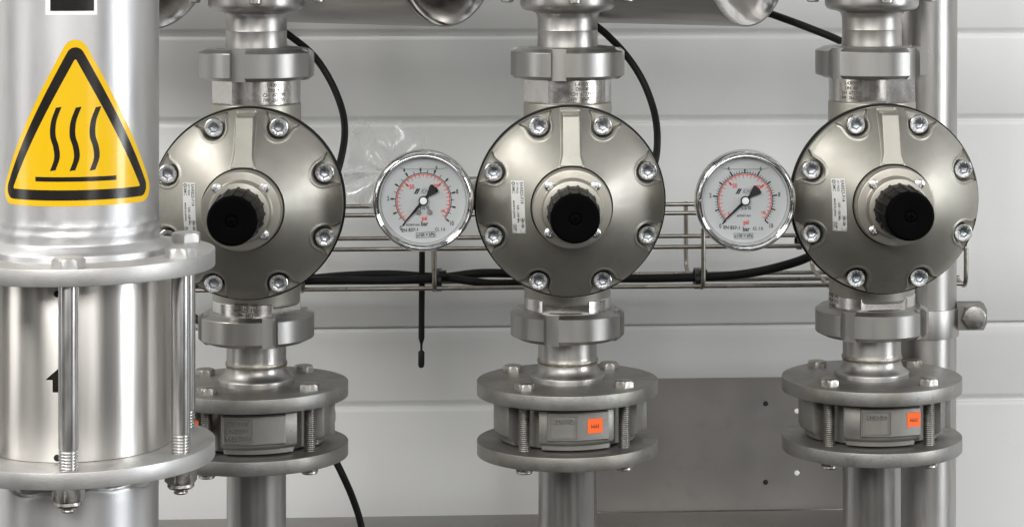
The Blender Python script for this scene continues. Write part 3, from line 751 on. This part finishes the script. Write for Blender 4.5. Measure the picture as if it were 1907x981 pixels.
# ------------------------------------------------------------------ pressure gauges
YG = 1.838
def gauge(px, py, lab, dialrot, minor, screws, logo, ser, conn):
    c = W(px, py, YG); m = dep(px, YG)/F
    t = thing('pressure_gauge', c, lab, 'gauge', 'pressure gauges beside the regulators')
    part('bezel', lathe([(86*m, -.024), (90*m, -.0235), (93.0*m, -.021), (94.6*m, -.016), (94.9*m, -.010), (94.4*m, -.0055), (93.2*m, -.0022), (91.2*m, -.0002), (89*m, .0004), (87.4*m, -.0001), (86.4*m, -.0009), (85.9*m, -.0014), (85.2*m, -.0013), (84.2*m, -.0019), (82*m, -.0048), (80.2*m, -.0080), (79.4*m, -.0100)], 160, axis='Y').mesh('bezel', M_chrome, 60), t)
    part('case', lathe([(0, -.052), (80*m, -.052), (84*m, -.049), (85*m, -.045), (85*m, -.023)], 96, axis='Y').mesh('case', M_polish), t)
    dl = part('dial', lathe([(0, -.0095), (79.3*m, -.0095)], 96, axis='Y').mesh('dial', M_dial), t)
    part('glass', lathe([(0, -.0052), (79.6*m, -.0052)], 96, axis='Y').mesh('glass', M_glass), t)
    D = .0092
    rot = R(dialrot)
    def dm(u, v, o=0.): return (u*m, D-o*m if o else D, v*m)
    def polar(r, deg): a = R(deg)+rot; return r*math.cos(a), r*math.sin(a)
    gb, gr = G(), G()
    def arc(g, r0, r1, d0, d1, n=90):
        v = [dm(*polar(r, d0+(d1-d0)*i/n)) for r in (r0, r1) for i in range(n+1)]
        g.add(v, [(i, i+1, n+2+i, n+1+i) for i in range(n)])
    def tick(g, deg, ra, rb, w_):
        a = R(deg)+rot; c_, s_ = math.cos(a), math.sin(a)
        g.add([dm(r*c_-s_*q, r*s_+c_*q) for r, q in ((ra, -w_), (rb, -w_), (rb, w_), (ra, w_))], [(0, 1, 2, 3)])
    arc(gb, 51.2, 52.4, 225, -45); arc(gr, 48.6, 50.0, 222, -43)
    nmin = 50 if minor else 20
    for i in range(nmin+1):
        tick(gb, 225-270*i/nmin, 52, 56.5 if minor and i % 5 else 57.5, .45 if minor else .5)
    for i in range(11):
        d = 225-27*i
        if minor: tick(gb, d, 52, 61 if i % 2 == 0 else 59.5, 1.3)
        else: tick(gb, d, 55.5, 61.5, 1.5); tick(gb, d, 52, 56, .6)
    for i in range(30):
        d = 222-265*i/29; tick(gr, d, 44.5 if i % 2 else 42.5, 49, .5)
    for d in (222-265*50/145, 222-265*100/145): tick(gr, d, 38.5, 45, 1.6)
    def T(g, s, size, u, v, r_=0., **k):
        k['bold'] = k.get('bold', .1)*.9
        map_text(g, s, size*1.22, lambda a_, b_, o: dm(a_, b_), u, v, rot=r_, **k)
    for s, i in (('0', 0), ('2', 2), ('4', 4), ('6', 6), ('8', 8), ('10', 10)):
        rr_ = {'0': 66.5, '2': 66, '4': 67, '6': 66, '8': 65, '10': 68}[s]
        u, v = polar(rr_, 225-27*i)
        T(gb, s, 9.5, u, v, rot*.6, sx=.72, bold=.15)
    T(gr, '50', 9.5, *polar(33.5, 222-265*50/145-6), rot*.6, sx=.8, bold=.15)
    T(gr, '100', 9.5, *polar(33.5, 222-265*100/145+7), rot*.6, sx=.75, bold=.15)
    T(gr, '145', 6.2, *polar(41, -34), rot*.6, sx=.8, bold=.1)
    if minor: T(gr, '0', 7, *polar(39, 218), 0, sx=.8)
    r2 = R(3)
    T(gb, '316 SS', 6.6, 2, -14.5, r2, sx=.85, bold=.15)
    T(gr, 'psi', 9.8, 2, -33 if not minor else -40.5, r2, sx=.8, bold=.3)
    T(gb, 'bar', 9.5, 2, -43.5 if not minor else -53.5, r2*.6, sx=.85, bold=.3)
    T(gb, 'EN 837-1', 7.2, -25, -55 if not minor else -50.5, r2 if not minor else -r2, sx=.95, bold=.15)
    T(gb, 'Cl. 1.6', 7, 31 if not minor else 24, -54 if not minor else -52.5, r2*.8, sx=.85, bold=.1)
    T(gb, ser, 4.4, -19 if not minor else -2, -45.5 if not minor else -28.5, 0, sx=1, bold=.05)
    yb = -64 if not minor else -66
    T(gb, 'x100 = kPa', 6.6, 4 if not minor else -3, yb, r2 if not minor else 0, sx=.9, bold=.15)
    q = 4 if not minor else -3
    cr_, sr_ = (math.cos(r2), math.sin(r2)) if not minor else (1, 0)
    frame_lines(gb, lambda a_, b_, o: dm(q+a_*cr_-b_*sr_, yb+a_*sr_+b_*cr_), -18, -5, 18, 5, .7)
    # maker's mark: black slashes and grey slanted letters
    gl = G()
    ux = -18
    for k_ in range(2):
        gb.add([dm(ux+k_*4, 12.5), dm(ux+k_*4+2.6, 12.5), dm(ux+k_*3+9, 22.5), dm(ux+k_*3+5.5+k_, 22.5)], [(0, 1, 2, 3)])
    map_text(gl, logo, 13, lambda a_, b_, o: dm(a_+b_*.35, b_+17.4), 4, 0, sx=.8, bold=.1)
    part('scale', gb.mesh('scale', M_ink), dl); part('red_scale', gr.mesh('red_scale', M_red), dl)
    part('logo', gl.mesh('logo', M_grey), dl)
    # filling level of the liquid
    v = []
    g = G(); n = 24
    for i in range(n+1):
        x_ = -44+88*i/n; y_ = 61.5-2.6*(1-abs(x_/44)**6)
        v += [dm(x_, y_, 2), dm(x_, y_+.7, 2)]
    g.add(v, [(2*i, 2*i+2, 2*i+3, 2*i+1) for i in range(n)])
    part('fluid_line', g.mesh('fluid_line', M_grey), dl)
    if screws:
        for sx in (-9.5, 11.5):
            part('screw', lathe([(0, .0003), (1.6*m, .0003), (1.8*m, .0012), (4.6*m, .0012), (5*m, .0006), (5*m, -.0004)], 20, axis='Y').mesh('screw', M_bolt), dl, (sx*m, D, -21.5*m))
    # needle
    na = R(225+4.2 if dialrot > 3 else 223)
    d = Vector((math.cos(na), math.sin(na))); s = Vector((-d.y, d.x))
    def npt(a_, b_, o): p = d*a_+s*b_; return (p.x*m, D-o, p.y*m)
    outl = [(57, 0.2), (56, .9), (16, 2.6), (0, 2.8), (-13, 3.0), (-25, 8), (-31, 10), (-34, 7), (-34, -7), (-31, -10), (-25, -8), (-13, -3.0), (0, -2.8), (16, -2.6), (56, -.9), (57, -.2)]
    g = G(); n = len(outl)
    g.add([npt(a_, b_, o) for o in (.0016, .0021) for a_, b_ in outl], [tuple(range(n)), tuple(range(2*n-1, n-1, -1))]+[(i, (i+1) % n, n+(i+1) % n, n+i) for i in range(n)])
    nd = part('needle', g.mesh('needle', M_black), t)
    part('hub', lathe([(0, .0036), (1.5*m, .0036), (6.4*m, .0034), (6.9*m, .0028), (6.9*m, 0)], 40, axis='Y').mesh('hub', M_whitev), nd, (0, D, 0))
    part('hub_ring', lathe([(6.9*m, .0030), (8.8*m, .0030), (8.8*m, 0)], 40, axis='Y').mesh('hub_ring', M_black), nd, (0, D, 0))
    if conn:
        part('connector', bevelled(box(.046, .061, 0, .045, .022, 59*m), 'connector', M_flange, .0012), t)
    part('stem', lathe([(0, -.052), (.011, -.052), (.011, -.075), (.014, -.075), (.014, -.1), (0, -.1)], 32, axis='Y').mesh('stem', M_bolt), t)
    return t
gauge(788, 376, 'round chrome dial gauge left of the middle regulator, with two small screws on its dial', 5.5, False, True, 'KHI', '0070071001', True)
gauge(1390, 376, 'round chrome dial gauge with finely divided scale, just left of the rightmost regulator', 0.5, True, False, 'KHI', '0070071001', False)

# ------------------------------------------------------------------ big pipe at the left
YBP = 1.62
dB = dep(148, YBP); UB = dB/F
XB = W(148, 0, YBP).x
VB = math.degrees(math.atan(-XB/YBP))     # the side of the big pipe that faces the camera
def bz(py): return CZ-(py-PY)*UB
ub = thing('flanged_pipe', (XB, YBP, bz(498)), 'big pale steel pipe with flange at left, carrying the yellow warning triangle', 'flanged pipe')
o0 = ub.location.z
def wbig(t, r, h):
    py = PY+(CZ-(h+o0))/UB
    if 400 < py < 438: return r+.00035*math.sin(5*t+1)*math.sin(13*t+.12*py)+.00007*math.sin(75*t+.5*py)+.00006*math.sin(131*t+.3*py)
    return r
pr = [(145.5, -300), (145.5, 392), (145.6, 400), (146.3, 404), (146.8, 407), (146.2, 411), (145.9, 415), (147.2, 419), (148.2, 423), (147.9, 427), (146.3, 431), (146, 438), (146, 441), (148, 443), (158, 448), (169, 454), (171, 456), (171.5, 458), (171.5, 465), (172, 467.5)]
pr2 = []
for (r, y) in pr: pr2.append((r*UB, bz(y)-o0))
part('pipe', lathe(pr2, 240, rf=wbig).mesh('pipe', M_bigpipe, 50), ub)
part('flange', lathe(chamfer([(100*UB, bz(467)-o0), (249*UB, bz(467)-o0), (249*UB, bz(498)-o0), (100*UB, bz(498)-o0)], .0005), 220).mesh('flange', M_bigflange), ub)
ME_bh = hexgeo(.0094, .0066).mesh('bolt', M_bigflange, 25)
ME_bn = nyloc(.0094, .0094, .0034).mesh('nut', M_bolt, 25)
RBB = 220*UB
BA = [-85+k*60 for k in range(6)]
for k, a in enumerate(BA):
    a = R(a); bo = part('bolt', ME_bh, ub, (RBB*math.cos(a), RBB*math.sin(a), bz(467)-o0), rot=(0, 0, [.2, 1.0, .55][k % 3]))
    ztop = 0; zl = bz(872)-bz(467); zth = bz(790)-bz(467)
    rod = lathe([(.0065, 0), (.0065, zth+.001), (.0058, zth)], 32)
    lathe(thread_prof(.0064, zl, zth, .0020, .0008)[::-1], 28, g=rod)
    part('tie_rod', rod.mesh('tie_rod', M_rod, 60), bo)
sl_ = thing('pipe_sleeve', (XB, YBP, bz(824)), 'polished steel sleeve clamped between the two big flanges by long tie rods', 'pipe sleeve')
o1 = sl_.location.z
part('sleeve', lathe(chamfer([(60*UB, bz(498.5)-o1), (168*UB, bz(498.5)-o1), (168*UB, bz(823.5)-o1), (60*UB, bz(823.5)-o1)], .0006), 200).mesh('sleeve', M_sleeve), sl_)
rS = 168*UB
def fz(py, r): # height of a point seen at py on the front of a cylinder of radius r
    return CZ-(py-PY)*(dB-r)/F
for py in (547, 852):
    a = R(-90-13.5+VB)
    part('rivet', lathe([(0, .0014), (.0012, .0012), (.0022, .0002), (.0022, -.001)], 20).mesh('rivet', M_dark), sl_, (rS*math.cos(a), rS*math.sin(a), fz(py, rS)-o1), rot=(R(90), 0, a+PI/2))
g = G()
def am(u, v):
    t = R(-90-15.5+VB)+u/rS+12*UB/rS; q = rS+.0002; return (q*math.cos(t), q*math.sin(t), fz(730, rS)+v-o1)
s = UB
g.add([am(-14*s, 0), am(-3*s, 0), am(8*s, 0), am(8*s, 22*s), am(21*s, 22*s), am(-3*s, 43*s), am(-27*s, 22*s), am(-14*s, 22*s), am(-3*s, 22*s)], [(0, 1, 8, 7), (1, 2, 3, 8), (7, 8, 5, 6), (8, 3, 4, 5)])
part('arrow', g.mesh('arrow', M_blackv), sl_, label='black upward arrow sticker partly behind the front tie rod')
lb = thing('flanged_pipe', (XB, YBP, bz(854)), 'big pale steel pipe going down below the polished sleeve at lower left', 'flanged pipe')
o2 = lb.location.z
part('flange', lathe(chamfer([(100*UB, bz(824)-o2), (249*UB, bz(824)-o2), (249*UB, bz(854)-o2), (100*UB, bz(854)-o2)], .0005), 220).mesh('flange', M_bigflange), lb)
def wlow(t, r, h):
    py = PY+(CZ-(h+o2))/UB
    k = 9*math.sin(3.3*t+.6)+4*math.sin(11*t)
    q = r
    q += UB*(4.0*math.exp(-((py-873-k*.5)/3.5)**2)-3.0*math.exp(-((py-884-k*.6)/4)**2)+2.2*math.exp(-((py-862)/3)**2))
    q += .00022*math.exp(-((py-876-k*.5)/7)**2)*math.sin(38*t+3*math.sin(5*t)+.1*py)
    return q
pr2 = [(147*UB, bz(853)-o2)]+[(145*UB, bz(y)-o2) for y in [855+1.5*i for i in range(36)]]+[(144.5*UB, bz(920)-o2), (144.5*UB, bz(1300)-o2)]
part('pipe', lathe(pr2, 260, rf=wlow).mesh('pipe', M_bigpipe, 60), lb)
for k, a in enumerate(BA):
    a = R(a); nu = part('nut', ME_bn, lb, (RBB*math.cos(a), RBB*math.sin(a), 0), rot=(0, 0, [.45, .25, .1][k % 3]))
    part('rod_end', lathe(thread_prof(.0048, -.0165, -.010, .0016, .0006), 24).mesh('rod_end', M_bolt, 60), nu)
# stickers on the pipe
rP = 145.5*UB
def pmap(u, v, off=0.):
    t = R(-90+VB)+u/rP; q = rP+.00012+off; return Vector((q*math.cos(t), q*math.sin(t), v))
def tri_sheet(h_off, inset, rad, off, name, m, parent, zb, uc):
    # equilateral triangle of side 0.128, corners rounded, inset by `inset`
    side = .1290; H = side*.866; cy = H/3
    rin = H/3-inset; s2 = rin*2*math.sqrt(3); hh = s2*.866
    pts = []
    for k in range(3):
        a = R(90+120*k); cxx, cyy = (rin*2)*math.cos(a), (rin*2)*math.sin(a)
        ci_ = Vector((cxx, cyy)); d_ = ci_.normalized(); cc = ci_-d_*(2*rad)
        for j in range(13):
            b = a-R(60)+R(120)*j/12; pts.append((cc.x+rad*math.cos(b), cc.y+rad*math.sin(b)))
    ymin, ymax = min(p[1] for p in pts), max(p[1] for p in pts)
    g = G(); rows = 70; cols_ = 40; v = []
    for i in range(rows+1):
        y = ymin+(ymax-ymin)*(.5-.5*math.cos(PI*i/rows)); xsn = []
        for (a_, b_) in zip(pts, pts[1:]+pts[:1]):
            if (a_[1]-y)*(b_[1]-y) <= 0 and abs(a_[1]-b_[1]) > 1e-9: xsn.append(a_[0]+(b_[0]-a_[0])*(y-a_[1])/(b_[1]-a_[1]))
            elif abs(a_[1]-y) < 1e-9: xsn.append(a_[0])
        l_, r_ = (min(xsn), max(xsn)) if xsn else (0, 0)
        for j in range(cols_+1): v.append(pmap(uc+l_+(r_-l_)*j/cols_, zb+(cy+y)*1.068, off))
    f = [(i*(cols_+1)+j, i*(cols_+1)+j+1, (i+1)*(cols_+1)+j+1, (i+1)*(cols_+1)+j) for i in range(rows) for j in range(cols_)]
    g.add(v, f); return part(name, g.mesh(name, m, 60), parent)
zbot = fz(384.5, rP)
sign = thing('warning_sign', (XB, YBP, zbot), 'yellow triangular hot surface sticker with three wavy lines on the big pipe', 'warning sign')
uc = -.0026
vin = tri_sheet(0, 0.0, .0085, 0, 'backing', M_yellow, sign, 0, uc)
tri_sheet(0, .0036, .0060, .00010, 'border', M_blackv, sign, 0, uc)
tri_sheet(0, .0100, .0008, .00020, 'panel', M_yellow, sign, 0, uc)
def zs(py): return fz(py, rP)-zbot
g = G(); quad(g, pmap, uc-.0272, zs(338.5), uc+.0272, zs(330), 30, 1, .0003)
part('bar', g.mesh('bar', M_blackv), sign)
WT0 = smooth_path([(0, 5.6, 0), (.23, -3.6, 0), (.45, -5.0, 0), (.62, .6, 0), (.80, 2.4, 0), (1, -5.2, 0)], 8)
WT = [(p.x, p.y) for p in WT0]
for k in (-1, 0, 1):
    g = G(); n = 40; v = []
    for i in range(n+1):
        t = i/n; py = 200+118*t
        u = uc+k*.01290+UB*interp(WT, t)
        for s in (-1, 1): v.append(pmap(u+s*.00185, zs(py)+s*.0003, .0003))
    g.add(v, [(2*i, 2*i+1, 2*i+3, 2*i+2) for i in range(n)])
    part('wavy_line', g.mesh('wavy_line', M_blackv), sign)
zb2 = fz(28.5, rP)
lab2 = thing('pipe_label', (XB, YBP, zb2), 'white sticker with a black rectangle above the warning triangle on the big pipe', 'label')
def amap(u, v, off=0.): return pmap(u, v, off)
def upx(px): return math.asin((px-148)/145.5)*rP
g = G(); quad(g, pmap, upx(88.5), 0, upx(179), .09, 20, 2, 0); bk = part('backing', g.mesh('backing', M_whitev), lab2)
g = G(); quad(g, pmap, upx(97), fz(21, rP)-zb2, upx(173.5), .085, 20, 2, .0001); part('black_field', g.mesh('black_field', M_blackv), lab2)

# ------------------------------------------------------------------ open tube ends at the top
TL = ['cut tube end at top left, behind the edge of the big pipe', 'cut tube end at the top above the left gauge', 'cut tube end with bright polished mouth at the top above the right gauge']
for i, (px, py) in enumerate(((283, -104), (832, -108), (1393, -107))):
    Y = 1.975; e0 = W(px, py, Y); Rt = .0715
    t = thing('tube_stub', e0, TL[i], 'tube', 'tube stubs at the top')
    ang = R(38); d = Vector((math.cos(ang), -math.sin(ang), 0))
    t.rotation_euler = d.to_track_quat('Z', 'Y').to_euler()
    LN = .175
    part('tube', lathe([(Rt, -LN), (Rt, -.004), (Rt+.0004, -.0015), (Rt+.0002, 0), (Rt-.0012, 0)], 128).mesh('tube', M_pipe), t)
    part('end_cap', lathe([(Rt-.0010, -.0004), (Rt-.006, -.0045), (Rt-.018, -.0085), (Rt-.04, -.011), (0, -.012)], 128).mesh('end_cap', M_cap, 60), t)
# ------------------------------------------------------------------ hoses, cables and ties
def hose(pts, rpx, name, label, cat='hose', mt=M_rubber, group=None):
    P = [W(*p) for p in pts]; r = rpx*P[0].y/F
    b = min(P, key=lambda q: q.z)
    me = tube([p-b for p in P], r, 16).mesh(name, mt, 60)
    o = part(name, me, None, b); return setp(o, label, cat, group)
hg = 'black hoses running behind the regulators'
hose([(470, 40, 2.02), (505, 46, 2.03), (538, 66, 2.04), (583, 103, 2.05), (616, 152, 2.05), (637, 205, 2.04), (642, 250, 2.02), (634, 300, 1.99), (618, 350, 1.95)], 6.6, 'hose', 'black hose curving down to the right side of the leftmost regulator', group=hg)
hose([(1060, 22, 2.02), (1085, 36, 2.03), (1117, 54, 2.04), (1160, 96, 2.05), (1194, 145, 2.05), (1216, 200, 2.04), (1224, 250, 2.02), (1220, 300, 1.99), (1200, 350, 1.95)], 6.8, 'hose', 'black hose curving down to the right side of the middle regulator', group=hg)
hose([(1380, 8, 2.09), (1440, 28, 2.07), (1505, 52, 2.05), (1567, 78, 2.03), (1610, 110, 2.0)], 7, 'hose', 'short black hose slanting down to the neck of the rightmost pipe fitting', group=hg)
hose([(290, 560, 2.06), (330, 576, 2.05), (370, 596, 2.04), (420, 622, 2.03)], 7.5, 'hose', 'short black hose end left of the lower nut under the leftmost regulator', group=hg)
hose([(590, 800, 2.05), (618, 845, 2.06), (640, 888, 2.06), (658, 930, 2.07), (672, 975, 2.08), (684, 1040, 2.08)], 6.6, 'hose', 'black hose hanging down to the right below the leftmost check valve', group=hg)
cg = 'black cables lying in the wire tray'
hose([(300, 523, 2.13), (450, 520, 2.125), (560, 520, 2.115), (640, 514, 2.11), (720, 511, 2.11), (790, 515, 2.11), (830, 516, 2.11), (890, 509, 2.11), (950, 509, 2.11), (1060, 512, 2.11)], 8.2, 'cable', 'uppermost black cable in the wire tray between the left and middle regulators', 'cable', group=cg)
hose([(300, 530, 2.10), (450, 527, 2.10), (560, 523, 2.095), (640, 522, 2.095), (720, 522, 2.095), (790, 520, 2.10), (830, 517, 2.10), (880, 524, 2.095), (940, 528, 2.095), (1060, 520, 2.10)], 7.6, 'cable', 'lowest black cable in the wire tray, sagging beside the middle regulator', 'cable', group=cg)
hose([(1000, 515, 2.12), (1100, 517, 2.115), (1200, 518, 2.11), (1300, 516, 2.105), (1370, 512, 2.10), (1430, 502, 2.09), (1490, 485, 2.07), (1530, 466, 2.04)], 8.2, 'cable', 'black cable rising from the tray to the back of the rightmost regulator', 'cable', group=cg)
# dangling cable with capsule end
P = [W(783, 440, 2.13), W(783, 530, 2.12), W(783.5, 640, 2.11), W(784.5, 684, 2.11)]
base = P[-1]; m = base.y/F
g = G()
zt_ = lambda py: -(py-684)*m
prof = [(0, zt_(430)), (5.6*m, zt_(430)), (5.6*m, zt_(628)), (5.0*m, zt_(632)), (2.4*m, zt_(640)), (2.1*m, zt_(645)), (2.2*m, zt_(652)), (5.2*m, zt_(654)), (5.9*m, zt_(656)), (5.9*m, zt_(679)), (4.8*m, zt_(683)), (2*m, zt_(684.5)), (0, zt_(684.5))]
o = part('sensor_cable', lathe(prof, 20).mesh('sensor_cable', M_rubber, 50), None, base, rot=(0, R(.4), 0))
setp(o, 'black cable with narrow neck and capsule tip hanging straight below the left gauge', 'cable')
def tie(px, py, Y, lab, w_=.0050, tall=.0170):
    c = W(px, py, Y); g = G()
    ri, ro = .8, 1.; n = 28; sec = []
    v = []; f = []
    for i in range(n):
        a = 2*PI*i/n; cy_, cz_ = math.cos(a), math.sin(a)
        for (k, x) in ((1, -w_/2), (1, w_/2), (.86, w_/2), (.86, -w_/2)):
            v.append((x, cy_*.015*k, cz_*tall/2*k))
    for i in range(n):
        j = (i+1) % n
        for q in range(4): f.append((i*4+q, i*4+(q+1) % 4, j*4+(q+1) % 4, j*4+q))
    g.add(v, f)
    box(.0042, -.011, tall/2*.72, .0070, .0060, .0050, g)
    o = part('cable_tie', bevelled(g, 'cable_tie', M_black, .0003, 1), None, c)
    return setp(o, lab, 'cable tie', 'black cable ties on the wire tray')
tie(816, 521, 2.100, 'black cable tie round the cables just below the left gauge', .0062, .0205)
tie(1299, 518, 2.100, 'black cable tie round the cable just below the right gauge', .0062, .0190)
tie(562, 524, 2.100, 'black cable tie at the lower right edge of the leftmost regulator', .0040, .0200)
tie(1487, 452, 2.100, 'small black cable tie at the left edge of the rightmost regulator', .0040, .0120)

# ------------------------------------------------------------------ crumpled clear bag behind the left gauge
c = W(735, 350, 2.06); mm_ = dep(735, 2.06)/F
import mathutils
nz = mathutils.noise
outl = [(-96, 20), (-84, 70), (-78, 122), (-66, 134), (-44, 118), (-30, 96), (-8, 104), (8, 128), (22, 106), (40, 112), (56, 92), (60, 40), (52, -30), (10, -56), (-40, -44), (-72, -30), (-90, -16)]
def inside(x, z):
    r_ = False
    for (a, b), (c_, d_) in zip(outl, outl[1:]+outl[:1]):
        if (b > z) != (d_ > z) and x < (c_-a)*(z-b)/(d_-b)+a: r_ = not r_
    return r_
g = G(); n = 64; v = []; keep = []
for j in range(n+1):
    for i in range(n+1):
        x = -100+165*i/n; z = -60+200*j/n
        p = Vector((x*.017, z*.012, 0))
        # long radiating folds with a few sharp creases
        a = math.atan2(z-30, x+10)
        rd = 1-abs(nz.noise(Vector((a*1.3, math.hypot(x, z)*.004, 2)))*2.2)
        r2_ = 1-abs(nz.noise(p*1.1+Vector((3, 1, 5)))*2.4)
        v.append((x*mm_, (nz.noise(p)*30+rd*17+r2_*7)*mm_, z*mm_)); keep.append(inside(x+5*nz.noise(p*9), z+5*nz.noise(p*9+Vector((4, 4, 4)))))
f = [(j*(n+1)+i, j*(n+1)+i+1, (j+1)*(n+1)+i+1, (j+1)*(n+1)+i) for j in range(n) for i in range(n) if all(keep[q] for q in (j*(n+1)+i, j*(n+1)+i+1, (j+1)*(n+1)+i+1, (j+1)*(n+1)+i))]
g.add(v, f)
bag = part('plastic_bag', g.mesh('plastic_bag', M_film, 70), None, c)
setp(bag, 'crumpled clear plastic bag stuffed behind the left gauge above the wire tray', 'plastic bag')
